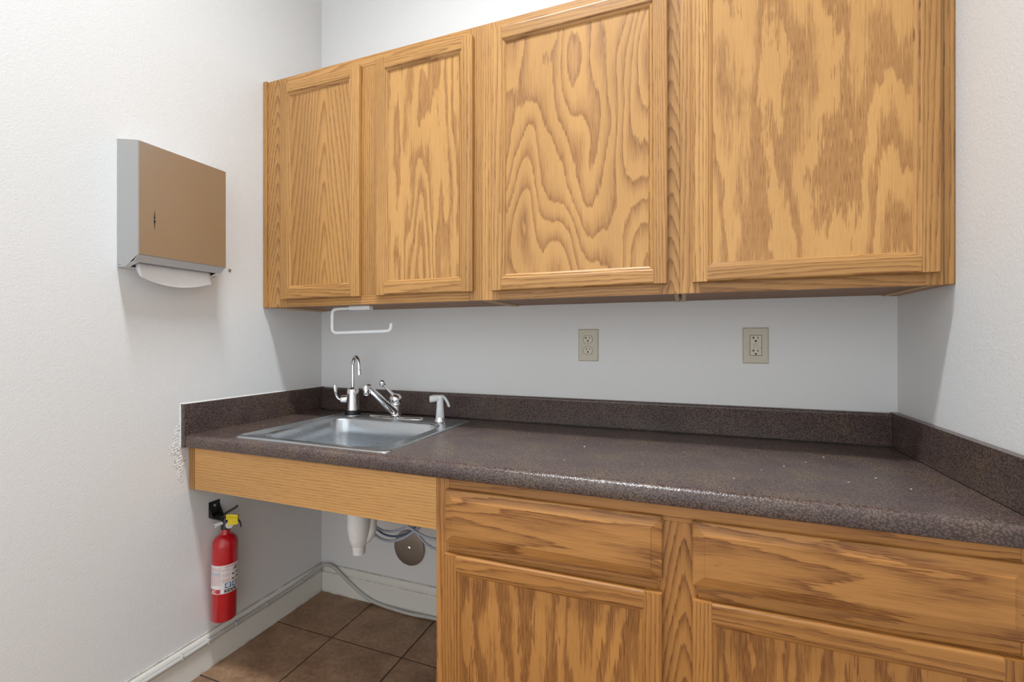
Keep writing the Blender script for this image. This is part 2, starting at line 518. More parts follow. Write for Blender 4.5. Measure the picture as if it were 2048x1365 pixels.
# ------------------------------------------------------------------ cabinet doors
DT = 0.019     # door thickness
def door(x0, x1, z0, z1, yb, parent, panel_mat, seeds, fw=0.038, st=0.014, rec=0.009, fm='oak'):
    yf = yb - DT
    # door = the flat panel with its frame pieces below it
    d = obj('door', MB().box(x0 + fw + 0.002, x1 - fw - 0.002, yf + rec, yf + rec + 0.006, z0 + fw + 0.002, z1 - fw - 0.002), panel_mat, parent, seed=seeds[0])
    ch = 0.0035
    def stick(mb, p0, p1, inward, along):
        # moulded inner lip: profile from the face down to the panel, with mitred ends
        prof = [(0.0, 0.0), (0.0025, 0.0012), (0.004, 0.0035), (0.0085, 0.0042), (0.0115, 0.0062), (st, rec), (0.0, rec)]
        r0, r1 = [], []
        for t, dy in prof:
            a = Vector(p0) + Vector(inward) * t + Vector(along) * t
            b = Vector(p1) + Vector(inward) * t - Vector(along) * t
            r0.append((a.x, yf + dy, a.z)); r1.append((b.x, yf + dy, b.z))
        mb.loft([r0, r1])
    def frame_prof_v(xo, xi):
        s = 1 if xi > xo else -1
        return [(xo + s * 0.002, yb), (xo, yb - 0.004), (xo, yf + ch), (xo + s * ch * 0.8, yf + 0.0006), (xo + s * ch * 1.6, yf), (xi, yf), (xi, yb)]
    for k, (xo, xi, sg) in enumerate(((x0, x0 + fw, 1), (x1, x1 - fw, -1))):
        mb = MB().prism(frame_prof_v(xo, xi), 2, z0, z1)
        stick(mb, (xi, 0, z0 + fw), (xi, 0, z1 - fw), (sg, 0, 0), (0, 0, 1))
        obj('door_stile', mb, fm + '_stile', d, seed=seeds[1 + k])
    def frame_prof_h(zo, zi):
        s = 1 if zi > zo else -1
        return [(yb, zo + s * 0.002), (yb - 0.004, zo), (yf + ch, zo), (yf + 0.0006, zo + s * ch * 0.8), (yf, zo + s * ch * 1.6), (yf, zi), (yb, zi)]
    for k, (zo, zi, sg) in enumerate(((z0, z0 + fw, 1), (z1, z1 - fw, -1))):
        mb = MB().prism(frame_prof_h(zo, zi), 0, x0 + fw + 0.0002, x1 - fw - 0.0002)
        stick(mb, (x0 + fw, 0, zi), (x1 - fw, 0, zi), (0, 0, sg), (1, 0, 0))
        obj('door_rail', mb, fm + '_rail', d, seed=seeds[3 + k])
    return d

# ------------------------------------------------------------------ wall cabinets
ZU0, ZU1, YU = 1.3069, 2.2209, -0.3157
DZ0, DZ1 = 1.3365, 2.1865
def wall_cabinet(x0, x1, doors, label, stiles, fillers=()):
    t = thing('wall_cabinet', ((x0 + x1) / 2, 0, ZU0), label, 'cabinet', group='oak wall cabinets above the counter')
    ins = 0.004; s = 0.012; yb = YU + 0.019
    for a in (x0 + ins, x1 - ins - s):
        obj('side_panel', MB().box(a, a + s, yb, -0.001, ZU0 + 0.0015, ZU1), 'ply_edge', t)
    obj('bottom_panel', MB().box(x0 + ins + s, x1 - ins - s, yb, -0.001, ZU0 + 0.0045, ZU0 + 0.0155), 'oak_ply', t)
    obj('top_panel', MB().box(x0 + ins + s, x1 - ins - s, yb, -0.001, ZU1 - 0.014, ZU1 - 0.002), 'oak_ply', t)
    obj('back_panel', MB().box(x0 + ins + s, x1 - ins - s, -0.008, -0.001, ZU0 + 0.0155, ZU1 - 0.014), 'oak_ply', t)
    for (a, b, full, m, sd) in stiles:
        za, zb = (ZU0, ZU1) if full else (ZU0 + 0.034, ZU1 - 0.038)
        obj('face_stile', MB().box(a, b, YU, yb, za, zb), m, t, bevel=0.0008, seed=sd)
    fs = sorted([q for q in stiles if q[2]])
    a, b = fs[0][1], fs[-1][0]
    obj('face_rail', MB().box(a, b, YU, yb, ZU0, ZU0 + 0.0338), 'oak_rail', t, bevel=0.0008)
    obj('face_rail', MB().box(a, b, YU, yb, ZU1 - 0.0378, ZU1), 'oak_rail', t, bevel=0.0008)
    for (dx0, dx1, m, seeds) in doors:
        door(dx0, dx1, DZ0, DZ1, YU - 0.0005, t, m, seeds)
    for (a, b, pr) in fillers:
        obj('filler_strip', MB().box(a, b, YU - pr, -0.001, ZU0 + 0.0005, ZU1 + 0.003), 'oak_stile', t, bevel=0.002)
    return t
wall_cabinet(0.0215, 0.9735,
             [(0.104, 0.488, 'oak_cathedral', (11, 21, 22, 23, 24)), (0.5605, 0.946, 'oak_rotary', (12, 25, 26, 27, 28))],
             'two-door oak wall cabinet in the corner above the sink',
             [(0.0215, 0.125, True, 'oak_arch', 31), (0.470, 0.575, False, 'oak_stile', 32), (0.925, 0.9735, True, 'oak_stile', 33)],
             [(0.001, 0.0210, 0.006)])
wall_cabinet(0.9740, 1.5900, [(1.0125, 1.5575, 'oak_swirl', (13, 41, 42, 43, 44))],
             'single-door oak wall cabinet above the plain duplex outlet, middle of three',
             [(0.9740, 1.035, True, 'oak_stile', 45), (1.535, 1.5900, True, 'oak_arch', 46)])
wall_cabinet(1.5905, 2.1800, [(1.6230, 2.1690, 'oak_broad', (14, 51, 52, 53, 54))],
             'single-door oak wall cabinet against the right wall',
             [(1.5905, 1.645, True, 'oak_stile', 55), (2.145, 2.1800, True, 'oak_stile', 56)],
             [(2.1805, W - 0.001, 0.0)])

# ------------------------------------------------------------------ base cabinet
YB = -0.618; ZC0, ZC1 = 0.8115, 0.853
bx0, bx1 = 0.977, W - 0.002
bc = thing('base_cabinet', ((bx0 + bx1) / 2, -0.3, 0), 'oak base cabinet with two drawers over two doors under the countertop', 'cabinet')
yb = YB + 0.019
for a in (bx0 + 0.002, bx1 - 0.016):
    obj('side_panel', MB().box(a, a + 0.014, yb, -0.016, 0.0, ZC0 - 0.001), 'oak_ply', bc)
obj('bottom_panel', MB().box(bx0 + 0.016, bx1 - 0.016, yb, -0.016, 0.105, 0.12), 'oak_ply', bc)
obj('toe_kick', MB().box(bx0 + 0.016, bx1 - 0.016, YB + 0.075, YB + 0.09, 0.0, 0.105), 'oak_ply', bc)
zt = ZC0 - 0.0005
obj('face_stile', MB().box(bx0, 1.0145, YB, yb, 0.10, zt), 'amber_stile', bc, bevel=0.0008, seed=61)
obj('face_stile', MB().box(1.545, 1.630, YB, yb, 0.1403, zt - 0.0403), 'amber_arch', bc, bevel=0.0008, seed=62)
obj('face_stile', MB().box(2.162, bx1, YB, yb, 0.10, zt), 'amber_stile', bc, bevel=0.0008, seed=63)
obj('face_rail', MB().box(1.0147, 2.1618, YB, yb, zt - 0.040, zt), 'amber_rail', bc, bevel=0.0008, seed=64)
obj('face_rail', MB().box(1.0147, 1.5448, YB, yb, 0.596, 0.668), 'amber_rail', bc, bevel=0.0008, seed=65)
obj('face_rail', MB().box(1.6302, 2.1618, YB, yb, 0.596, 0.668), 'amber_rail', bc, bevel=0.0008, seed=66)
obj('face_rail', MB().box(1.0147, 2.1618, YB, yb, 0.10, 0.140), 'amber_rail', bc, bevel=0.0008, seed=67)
def drawer(x0, x1, z0, z1, seed):
    y = YB - 0.0005
    def ring(i, yy):
        return [(x0 + i, yy, z0 + i), (x1 - i, yy, z0 + i), (x1 - i, yy, z1 - i), (x0 + i, yy, z1 - i)]
    ev = 0.024
    mb = MB().loft([ring(0.002, y), ring(0, y - 0.003), ring(0, y - 0.0105), ring(0.002, y - 0.0122), ring(ev, y - 0.0172), ring(ev + 0.0004, y - 0.0190)])
    return obj('drawer', mb, 'amber_drawer', bc, seed=seed)
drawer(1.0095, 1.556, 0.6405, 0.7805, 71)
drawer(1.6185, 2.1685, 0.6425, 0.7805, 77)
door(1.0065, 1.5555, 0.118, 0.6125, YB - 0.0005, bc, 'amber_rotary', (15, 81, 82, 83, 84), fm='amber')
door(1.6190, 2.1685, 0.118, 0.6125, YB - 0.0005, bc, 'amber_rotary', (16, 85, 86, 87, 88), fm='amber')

ap = thing('sink_apron', (0.49, YB, 0.66), 'plain oak apron board below the sink, left of the base cabinet', 'apron')
obj('apron_board', MB().box(0.0285, bx0 - 0.001, YB + 0.001, YB + 0.019, 0.6625, ZC0 - 0.0005), 'oak_apron', ap, bevel=0.001, seed=91)
obj('end_strip', MB().box(0.0045, 0.0280, YB - 0.001, YB + 0.019, 0.6610, ZC0 - 0.0005), 'oak_stile', ap, bevel=0.001, seed=92)

# ------------------------------------------------------------------ countertop
YF = -0.6431
SX0, SX1, SY0, SY1 = 0.196, 0.812, -0.611, -0.060      # sink rim
hx0, hx1, hy0, hy1 = SX0 + 0.018, SX1 - 0.018, SY0 + 0.016, SY1 - 0.018
ct = thing('countertop', (W / 2, -0.32, ZC0), 'dark brown hammered laminate countertop with matching splash strips', 'countertop')
def nose(yback):
    R = 0.019
    pr = [(yback, ZC1 - 0.028), (YF + 0.022, ZC1 - 0.028), (YF + 0.022, ZC0), (YF + 0.004, ZC0), (YF + 0.001, ZC0 + 0.002), (YF, ZC0 + 0.005)]
    for k in range(9):
        a = pi - (pi / 2) * k / 8
        pr.append((YF + R + R * cos(a), ZC1 - R + R * sin(a)))
    pr.append((yback, ZC1))
    return pr
cl, cr = 0.0205, W - 0.0205
mb = MB()
mb.prism(nose(-0.002), 0, cl, hx0, True)
mb.prism(nose(hy0), 0, hx0, hx1, True)
mb.prism(nose(-0.002), 0, hx1, cr, True)
mb.box(hx0, hx1, hy1, -0.002, ZC1 - 0.028, ZC1)
obj('worktop', mb, 'laminate', ct)
ZS = 0.9552
def splash_back():
    r = 0.008
    pr = [(-0.001, ZC1 + 0.0035), (-0.0175, ZC1 + 0.0035), (-0.019, ZC1 + 0.005), (-0.019, ZS - 0.016), (-0.0205, ZS - 0.010)]
    for k in range(6):
        a = pi + (-pi / 2) * k / 5
        pr.append((-0.0205 + r + r * cos(a), ZS - r + r * sin(a)))
    pr.append((-0.001, ZS))
    return MB().prism(pr, 0, 0.0205, W - 0.0205, True)
obj('back_splash', splash_back(), 'laminate', ct)
obj('side_splash', MB().box(0.0035, 0.020, YF - 0.002, -0.001, ZC0 - 0.001, ZS + 0.002), 'laminate', ct, bevel=0.0008)
obj('side_splash', MB().box(W - 0.020, W - 0.0005, YF - 0.002, -0.001, ZC1 + 0.001, ZS + 0.002), 'laminate', ct, bevel=0.0008)
cb = MB().prism([(0.0002, ZS - 0.004), (0.0034, ZS - 0.004), (0.0034, ZS + 0.0022), (0.0002, ZS + 0.005)], 1, YF - 0.003, -0.002)
cb.prism([(0.0002, YF + 0.002), (0.0034, YF + 0.002), (0.0034, YF - 0.0025), (0.0002, YF - 0.0045)], 2, ZC0 - 0.001, ZS + 0.003)
obj('caulk_bead', cb, 'caulk', ct, label='white caulk bead along the splash')
obj('edge_strip', MB().box(0.0128, 0.0140, YF - 0.0030, YF - 0.0015, ZC0 - 0.001, ZS + 0.001), 'laminate_edge', ct)

# crumbs and paint flecks lying on the worktop
mb = MB(); rnd = random.Random(11)
spots = [(1.90, -0.30), (1.96, -0.22), (1.84, -0.36), (1.78, -0.42), (2.02, -0.40), (1.60, -0.30), (1.50, -0.47), (1.30, -0.50), (1.32, -0.33), (2.06, -0.47), (0.10, -0.50), (0.12, -0.42), (0.135, -0.36), (1.10, -0.20), (1.95, -0.46), (1.71, -0.52)]
for x, y in spots:
    r = 0.0008 + rnd.random() * 0.0009
    e = 1 + rnd.random()
    mb.loft([[(x + r * e * cos(a), y + r * sin(a), ZC1 + h) for a in (0.3, 1.6, 2.9, 4.2, 5.4)] for h in (0.0001, r * 0.5)])
cr_o = obj('crumbs', mb, 'crumb', None, kind='stuff')
tag(cr_o, 'tiny white crumbs and flecks scattered on the brown worktop', 'crumbs')

# ------------------------------------------------------------------ sink
def rrect(x0, x1, y0, y1, r, z, n=8):
    out = []
    for cx, cy, a0 in ((x1 - r, y1 - r, 0), (x0 + r, y1 - r, pi / 2), (x0 + r, y0 + r, pi), (x1 - r, y0 + r, 1.5 * pi)):
        for k in range(n + 1):
            a = a0 + pi / 2 * k / n
            out.append((cx + r * cos(a), cy + r * sin(a), z))
    return out
sk = thing('kitchen_sink', ((SX0 + SX1) / 2, (SY0 + SY1) / 2, ZC1), 'drop-in stainless steel single-bowl sink set in the countertop', 'sink')
bw = (0.262, 0.752, -0.572, -0.175)
rings = [rrect(SX0, SX1, SY0, SY1, 0.030, ZC1 + 0.0002),
         rrect(SX0 + 0.001, SX1 - 0.001, SY0 + 0.001, SY1 - 0.001, 0.030, ZC1 + 0.0028),
         rrect(SX0 + 0.006, SX1 - 0.006, SY0 + 0.006, SY1 - 0.006, 0.027, ZC1 + 0.0052),
         rrect(SX0 + 0.011, SX1 - 0.011, SY0 + 0.011, SY1 - 0.011, 0.024, ZC1 + 0.0046),
         rrect(SX0 + 0.017, SX1 - 0.017, SY0 + 0.016, SY1 - 0.016, 0.022, ZC1 + 0.0026),
         rrect(bw[0] - 0.010, bw[1] + 0.010, bw[2] - 0.006, bw[3] + 0.010, 0.070, ZC1 + 0.0026),
         rrect(bw[0] - 0.003, bw[1] + 0.003, bw[2] - 0.001, bw[3] + 0.003, 0.066, ZC1 + 0.0006),
         rrect(bw[0] + 0.002, bw[1] - 0.002, bw[2] + 0.003, bw[3] - 0.002, 0.062, ZC1 - 0.006),
         rrect(bw[0] + 0.008, bw[1] - 0.008, bw[2] + 0.009, bw[3] - 0.008, 0.060, ZC1 - 0.06),
         rrect(bw[0] + 0.014, bw[1] - 0.014, bw[2] + 0.014, bw[3] - 0.014, 0.058, ZC1 - 0.135),
         rrect(bw[0] + 0.024, bw[1] - 0.024, bw[2] + 0.024, bw[3] - 0.024, 0.054, ZC1 - 0.158),
         rrect(bw[0] + 0.045, bw[1] - 0.045, bw[2] + 0.045, bw[3] - 0.045, 0.045, ZC1 - 0.168),
         rrect(0.46, 0.55, -0.42, -0.33, 0.044, ZC1 - 0.172)]
basin = MB()
for i in range(1):
    basin.loft(rings, caps=False, smooth=True)
basin.add(rings[-1], [tuple(range(len(rings[-1])))], True)
ob = obj('basin', basin, 'sink_steel', sk)
obj('drain_strainer', MB().lathe([(0.042, 0), (0.042, 0.003), (0.036, 0.004), (0.030, 0.001), (0.012, 0.0005), (0.010, 0.006), (0.0, 0.007)], (0.505, -0.375, ZC1 - 0.1715)), 'chrome', sk)

# ------------------------------------------------------------------ filtered water tap
ZR = ZC1 + 0.0028
ff = thing('filter_tap', (0.279, -0.116, ZR), 'slim chrome gooseneck filter tap with black base ring at the sink corner', 'faucet')
cx, cy = 0.279, -0.116
obj('base_ring', MB().lathe([(0.036, 0), (0.036, 0.003), (0.033, 0.004)], (cx, cy, ZR)), 'chrome', ff)
obj('base_collar', MB().lathe([(0.0325, 0.004), (0.0320, 0.010), (0.0295, 0.020), (0.0285, 0.022)], (cx, cy, ZR)), 'black', ff, label='black tapering base collar')
obj('body', MB().lathe([(0.0290, 0.022), (0.0290, 0.027), (0.0275, 0.031), (0.0262, 0.085), (0.0255, 0.100), (0.0225, 0.111), (0.0140, 0.117), (0.0090, 0.120)], (cx, cy, ZR)), 'chrome', ff)
dx, dy = 0.86, -0.51
gp = [(cx, cy, ZR + 0.118), (cx, cy, ZR + 0.19)]
R = 0.036
for k in range(0, 13):
    a = pi - k / 12 * (pi * 0.93)
    gp.append((cx + dx * (R + R * cos(a)), cy + dy * (R + R * cos(a)), ZR + 0.209 + R * 1.1 * sin(a)))
e = gp[-1]
gp.append((e[0] + 0.003 * dx, e[1] + 0.003 * dy, e[2] - 0.020))
obj('gooseneck', MB().tube(gp, 0.0078, 14), 'chrome', ff)
e = gp[-1]
obj('spout_tip', MB().lathe([(0.0085, 0.0), (0.0098, 0.004), (0.0105, 0.020), (0.0112, 0.023)], e, (0.10 * dx, 0.10 * dy, -1), 16), 'chrome', ff)
hd = Vector((-0.93, -0.36, 0))
hb = Vector((cx, cy, ZR + 0.067)) + hd * 0.018
obj('handle_hub', MB().lathe([(0.017, 0), (0.0175, 0.020), (0.0165, 0.030), (0.010, 0.034), (0.006, 0.035)], hb, hd, 20), 'chrome', ff)
h0 = hb + hd * 0.030
lp = bez([h0, h0 + hd * 0.014 + Vector((0, 0, 0.002)), h0 + hd * 0.024 + Vector((0, 0, 0.018)), h0 + hd * 0.027 + Vector((0, 0, 0.040)), h0 + hd * 0.028 + Vector((0, 0, 0.062))], 6)
n = len(lp)
obj('lever', MB().tube(lp, [0.0056 + 0.0032 * max(0, sin(pi * min(1, max(0, (i / (n - 1) - 0.45) / 0.62)))) for i in range(n)], 12), 'chrome', ff)

# ------------------------------------------------------------------ main mixer tap
mf = thing('mixer_tap', (0.490, -0.108, ZR), 'low chrome single-lever mixer tap with ball handle behind the sink', 'faucet')
cx, cy = 0.490, -0.108
def plate():
    mb = MB(); rings = []
    for z, s in ((0, 1.0), (0.003, 1.0), (0.0065, 0.90), (0.0085, 0.70)):
        r = []
        for k in range(48):
            a = 2 * pi * k / 48
            ex = abs(cos(a)) ** 0.75 * (1 if cos(a) >= 0 else -1); ey = abs(sin(a)) ** 0.8 * (1 if sin(a) >= 0 else -1)
            r.append((cx + ex * (0.132 - (1 - s) * 0.035), cy + ey * 0.030 * s, ZR + z))
        rings.append(r)
    return mb.loft(rings, smooth=True)
obj('escutcheon', plate(), 'chrome', mf)
obj('body', MB().lathe([(0.023, 0.010), (0.0215, 0.016), (0.0210, 0.050), (0.0235, 0.053), (0.0235, 0.060), (0.0210, 0.064)], (cx, cy, ZR)), 'chrome', mf)
obj('dome_cap', MB().sphere((cx, cy, ZR + 0.074), 0.0265, 24, (1, 1, 0.95)), 'chrome', mf)
tip = Vector((0.474, -0.270, 0.992))
s0 = Vector((cx, cy - 0.010, ZR + 0.026))
sp = [s0, s0.lerp(tip, 0.25), s0.lerp(tip, 0.55) + Vector((0, 0, 0.004)), s0.lerp(tip, 0.8) + Vector((0, 0, 0.007)), tip + Vector((0, 0.018, 0.003)), tip + Vector((0, 0.002, 0.001))]
sp = bez(sp, 5)
n = len(sp)
obj('spout', MB().tube(sp, [0.0185 - 0.0070 * i / (n - 1) for i in range(n)], 16, sx=0.85), 'chrome', mf)
obj('aerator', MB().lathe([(0.0105, 0.014), (0.0125, 0.010), (0.0125, -0.004), (0.0115, -0.005), (0.0115, -0.020), (0.0100, -0.023)], tip - Vector((0, 0.004, 0.003)), (0, 0, 1), 20), 'chrome', mf)
ball = Vector((0.4475, -0.140, 0.999))
h0 = Vector((cx - 0.006, cy - 0.004, ZR + 0.092))
obj('lever', MB().tube(bez([h0, h0.lerp(ball, 0.5) + Vector((0, 0, -0.002)), ball], 6), [0.0068 - 0.0022 * i / 12 for i in range(13)], 12), 'chrome', mf)
obj('ball_knob', MB().sphere(ball, 0.0135, 20), 'chrome', mf)

# ------------------------------------------------------------------ side sprayer
ss = thing('side_sprayer', (0.702, -0.116, ZR), 'white plastic side sprayer in a chrome collar behind the sink', 'sprayer')
cx, cy = 0.702, -0.116
obj('collar', MB().lathe([(0.0235, 0), (0.0235, 0.003), (0.0205, 0.008), (0.0185, 0.016), (0.0165, 0.016)], (cx, cy, ZR)), 'chrome', ss)
mb = MB().lathe([(0.0160, 0.012), (0.0165, 0.018), (0.0135, 0.060), (0.0125, 0.082), (0.0132, 0.092), (0.0100, 0.100), (0.004, 0.102)], (cx, cy, ZR))
hd = Vector((-0.80, -0.60, 0))
p0 = Vector((cx, cy, ZR + 0.090)) - hd * 0.004
mb.tube([p0, p0 + hd * 0.012 + Vector((0, 0, 0.001)), p0 + hd * 0.030, p0 + hd * 0.042 - Vector((0, 0, 0.002)), p0 + hd * 0.045 - Vector((0, 0, 0.002))], [0.011, 0.0125, 0.0135, 0.0135, 0.0115], 16)
obj('wand', mb, 'white_plastic', ss)
q = Vector((cx, cy, ZR + 0.099)) - hd * 0.002
obj('trigger', MB().tube(bez([q, q - hd * 0.014 - Vector((0, 0, 0.006)), q - hd * 0.026 - Vector((0, 0, 0.024)), q - hd * 0.034 - Vector((0, 0, 0.044))], 5), [0.0055] * 15 + [0.0045], 10, sx=1.0), 'white_plastic', ss)

# ------------------------------------------------------------------ paper towel holder under the cabinet
ph = thing('paper_towel_holder', (0.40, -0.27, ZU0), 'empty white plastic paper towel holder under the corner wall cabinet', 'towel holder')
obj('mounting_plate', MB().box(0.396, 0.494, -0.282, -0.258, ZU0 - 0.0165, ZU0 - 0.0005), 'white_plastic', ph, bevel=0.003)
yy = -0.27
arm = [(0.480, yy, 1.2985), (0.34, yy, 1.2980), (0.322, yy, 1.2965), (0.312, yy, 1.2895), (0.309, yy, 1.278), (0.309, yy, 1.222), (0.312, yy, 1.211), (0.321, yy, 1.2045), (0.335, yy, 1.203), (0.560, yy, 1.2085), (0.574, yy, 1.2105), (0.582, yy, 1.218), (0.584, yy, 1.228), (0.584, yy, 1.237)]
obj('arm', MB().tube(arm, 0.0068, 12), 'white_plastic', ph)

# ------------------------------------------------------------------ outlets
def rbox(mb, x0, x1, y0, y1, z0, z1, r, n=5):
    def ring(y):
        return [(px, y, pz) for (px, pz, _) in rrect(x0, x1, z0, z1, r, 0, n)]
    return mb.loft([ring(y0), ring(y1)])
def cut_slots(par, cx, cz, y, t_left=True, s=1.0):
    obj('slot', MB().box(cx - 0.0075 * s, cx - 0.0052 * s, y - 0.0004, y + 0.001, cz + 0.0005, cz + 0.0085), 'slot', par)
    if t_left: obj('slot', MB().box(cx - 0.0120 * s, cx - 0.0070 * s, y - 0.0004, y + 0.001, cz + 0.0035, cz + 0.0055), 'slot', par)
    obj('slot', MB().box(cx + 0.0050 * s, cx + 0.0071 * s, y - 0.0004, y + 0.001, cz + 0.0005, cz + 0.0078), 'slot', par)
    obj('ground_hole', MB().lathe([(0.0030, -0.001), (0.0030, 0.0004), (0.001, 0.0004)], (cx, y, cz - 0.0065), (0, -1, 0), 14), 'slot', par)
def plate_mesh(x0, x1, z0, z1):
    mb = MB()
    def ring(i, y): return [(x0 + i, y, z0 + i), (x1 - i, y, z0 + i), (x1 - i, y, z1 - i), (x0 + i, y, z1 - i)]
    return mb.loft([ring(0, -0.0003), ring(0, -0.0022), ring(0.0032, -0.0055)])
o1 = thing('duplex_outlet', (1.2665, 0, 1.156), 'almond duplex outlet with rounded sockets on the back wall, nearer the sink', 'outlet')
obj('cover_plate', plate_mesh(1.2290, 1.3040, 1.0965, 1.2160), 'almond', o1)
for cz in (1.1775, 1.1365):
    mb = MB()
    pr = []
    for k in range(32):
        a = 2 * pi * k / 32
        pr.append((1.2655 + 0.0170 * cos(a), max(-0.0135, min(0.0135, 0.0170 * sin(a))) + cz))
    mb.loft([[(x, y, z) for x, z in pr] for y in (-0.004, -0.0068)])
    s = obj('socket', mb, 'almond_light', o1, bevel=0.0006)
    mb2 = MB().loft([[(1.2655 + (x - 1.2655) * 1.06, y, cz + (z - cz) * 1.06) for x, z in pr] for y in (-0.0050, -0.0057)])
    obj('socket_gap', mb2, 'slot', o1)
    cut_slots(s, 1.2655, cz + 0.001, -0.0069, cz > 1.15)
obj('screw', MB().lathe([(0.0032, 0.0), (0.0032, 0.0008), (0.0018, 0.0012)], (1.2655, -0.0055, 1.157), (0, -1, 0), 14), 'almond', o1)
o2 = thing('safety_outlet', (1.8218, 0, 1.157), 'wide almond safety outlet with test buttons on the back wall, nearer the right wall', 'outlet')
obj('cover_plate', plate_mesh(1.7835, 1.8600, 1.0975, 1.2163), 'almond', o2)
gx = 1.8222
obj('socket_gap', MB().box(gx - 0.0178, gx + 0.0178, -0.0060, -0.0048, 1.1235, 1.1915), 'slot', o2)
g = obj('socket', MB().box(gx - 0.0168, gx + 0.0168, -0.0075, -0.0045, 1.1245, 1.1905), 'almond_light', o2, bevel=0.001)
for cz in (1.1785, 1.1360): cut_slots(g, gx, cz, -0.0076)
obj('test_button', MB().box(gx - 0.0075, gx + 0.0075, -0.0088, -0.007, 1.1585, 1.1660), 'almond', g, bevel=0.0006)
obj('reset_button', MB().box(gx - 0.0075, gx + 0.0075, -0.0088, -0.007, 1.1490, 1.1570), 'almond', g, bevel=0.0006)
obj('indicator', MB().lathe([(0.0012, 0), (0.0012, 0.0006), (0.0005, 0.0006)], (gx + 0.0135, -0.0075, 1.1500), (0, -1, 0), 10), 'slot', g)
for z in (1.2055, 1.1085):
    obj('screw', MB().lathe([(0.0030, 0.0), (0.0030, 0.0007), (0.0018, 0.001)], (gx, -0.0055, z), (0, -1, 0), 14), 'almond_light', o2)

# ------------------------------------------------------------------ paper towel dispenser
td = thing('towel_dispenser', (0.0, -0.693, 1.395), 'stainless steel folded-towel dispenser mounted on the left wall', 'towel dispenser')
ya, yz = -0.8300, -0.5561
XF = 0.100
def shell():
    mb = MB()
    pr = [(0.0008, 1.7840), (XF - 0.002, 1.7650), (XF - 0.002, 1.4290), (0.042, 1.3965), (0.004, 1.3955), (0.0008, 1.3985)]
    for (a, b) in ((ya, ya + 0.0015), (yz - 0.0015, yz)):
        mb.prism(pr, 1, a, b)
    t = [(0.0008, 1.7840), (XF - 0.002, 1.7650), (XF - 0.002, 1.7635), (0.0008, 1.7825)]
    mb.prism(t, 1, ya + 0.0015, yz - 0.0015)
    mb.box(0.0008, 0.002, ya + 0.0015, yz - 0.0015, 1.3985, 1.7825)
    return mb
obj('housing', shell(), 'dispenser_steel', td)
obj('front_cover', MB().box(XF - 0.0018, XF, ya + 0.0005, yz - 0.0005, 1.4285, 1.7645), 'dispenser_steel', td, bevel=0.0006)
# lower lip: slants back to the slot, with rounded finger openings at its ends
lip = MB()
def lp_(s, z_):  # point on the slanted lip
    return (XF - 0.002 - s * 0.56, z_)
lip.prism([(XF - 0.002, 1.4280), (0.074, 1.4085), (0.073, 1.4100), (XF - 0.003, 1.4295)], 1, ya + 0.0015, yz - 0.0015)
lip.prism([(0.030, 1.3962), (0.004, 1.3957), (0.004, 1.3972), (0.030, 1.3978)], 1, ya + 0.0015, yz - 0.0015)
for (a, b) in ((ya + 0.0015, ya + 0.016), (yz - 0.016, yz - 0.0015)):
    lip.prism([(0.074, 1.4085), (0.030, 1.3962), (0.030, 1.3978), (0.073, 1.4100)], 1, a, b)
obj('tray_lip', lip, 'lip_steel', td)
obj('slot_shade_plate', MB().box(0.026, 0.080, ya + 0.010, yz - 0.010, 1.4145, 1.4155), 'slot', td)  # black sheet standing in for the shade inside the towel opening
# vertical key slot in the cover
pr = [(-0.7862, 1.5700), (-0.7845, 1.5480), (-0.7835, 1.5370), (-0.7850, 1.5260), (-0.7862, 1.5050), (-0.7874, 1.5260), (-0.7889, 1.5370), (-0.7879, 1.5480)]
obj('key_slot', MB().prism(pr, 0, XF - 0.0005, XF + 0.0003), 'slot', td)
obj('lock_pin', MB().sphere((XF + 0.0004, -0.7862, 1.5400), 0.0016, 10), 'chrome', td)
obj('rivet', MB().lathe([(0.0032, 0), (0.0028, 0.001), (0.001, 0.0014)], (0.012, ya, 1.4040), (0, -1, 0), 12), 'dark_steel', td)
# folded towels hanging out of the slot: a thing inside the dispenser
def towel():
    mb = MB(); top = []; ny = 24
    y0, y1 = ya + 0.026, yz - 0.020
    rows = []
    for k in range(7):
        t = k / 6; r = []
        for j in range(ny + 1):
            s = j / ny; y = y0 + (y1 - y0) * s
            drop = 0.030 + 0.022 * sin(pi * min(1, s * 1.05 + 0.02)) ** 0.8 - 0.004 * s + 0.006 * s
            z = 1.4130 - t * (0.0130 + drop)
            x = 0.050 + 0.014 * t * t - 0.006 * sin(pi * s) * t
            r.append((x, y, z))
        rows.append(r)
    for sgn in (0, 1):
        vs = [(p[0] - 0.010 * sgn * (1 - (i / 6) ** 2), p[1], p[2]) for i, r in enumerate(rows) for p in r]
        fs = [(i * (ny + 1) + j, i * (ny + 1) + j + 1, (i + 1) * (ny + 1) + j + 1, (i + 1) * (ny + 1) + j) for i in range(6) for j in range(ny)]
        mb.add(vs, fs, True)
    return mb
tw = obj('paper_towel', towel(), 'paper')
tag(tw, 'white folded paper towel hanging out of the steel dispenser', 'paper towel')
md = tw.modifiers.new('thick', 'SOLIDIFY'); md.thickness = 0.0008

sc = obj('wall_screw', MB().lathe([(0.0058, 0.0002), (0.0056, 0.002), (0.0036, 0.003), (0.0032, 0.0012), (0.0008, 0.001)], (0, -0.4663, 1.4381), (1, 0, 0), 14), 'dark_steel')
tag(sc, 'small dark screw in the left wall beside the towel dispenser', 'screw')

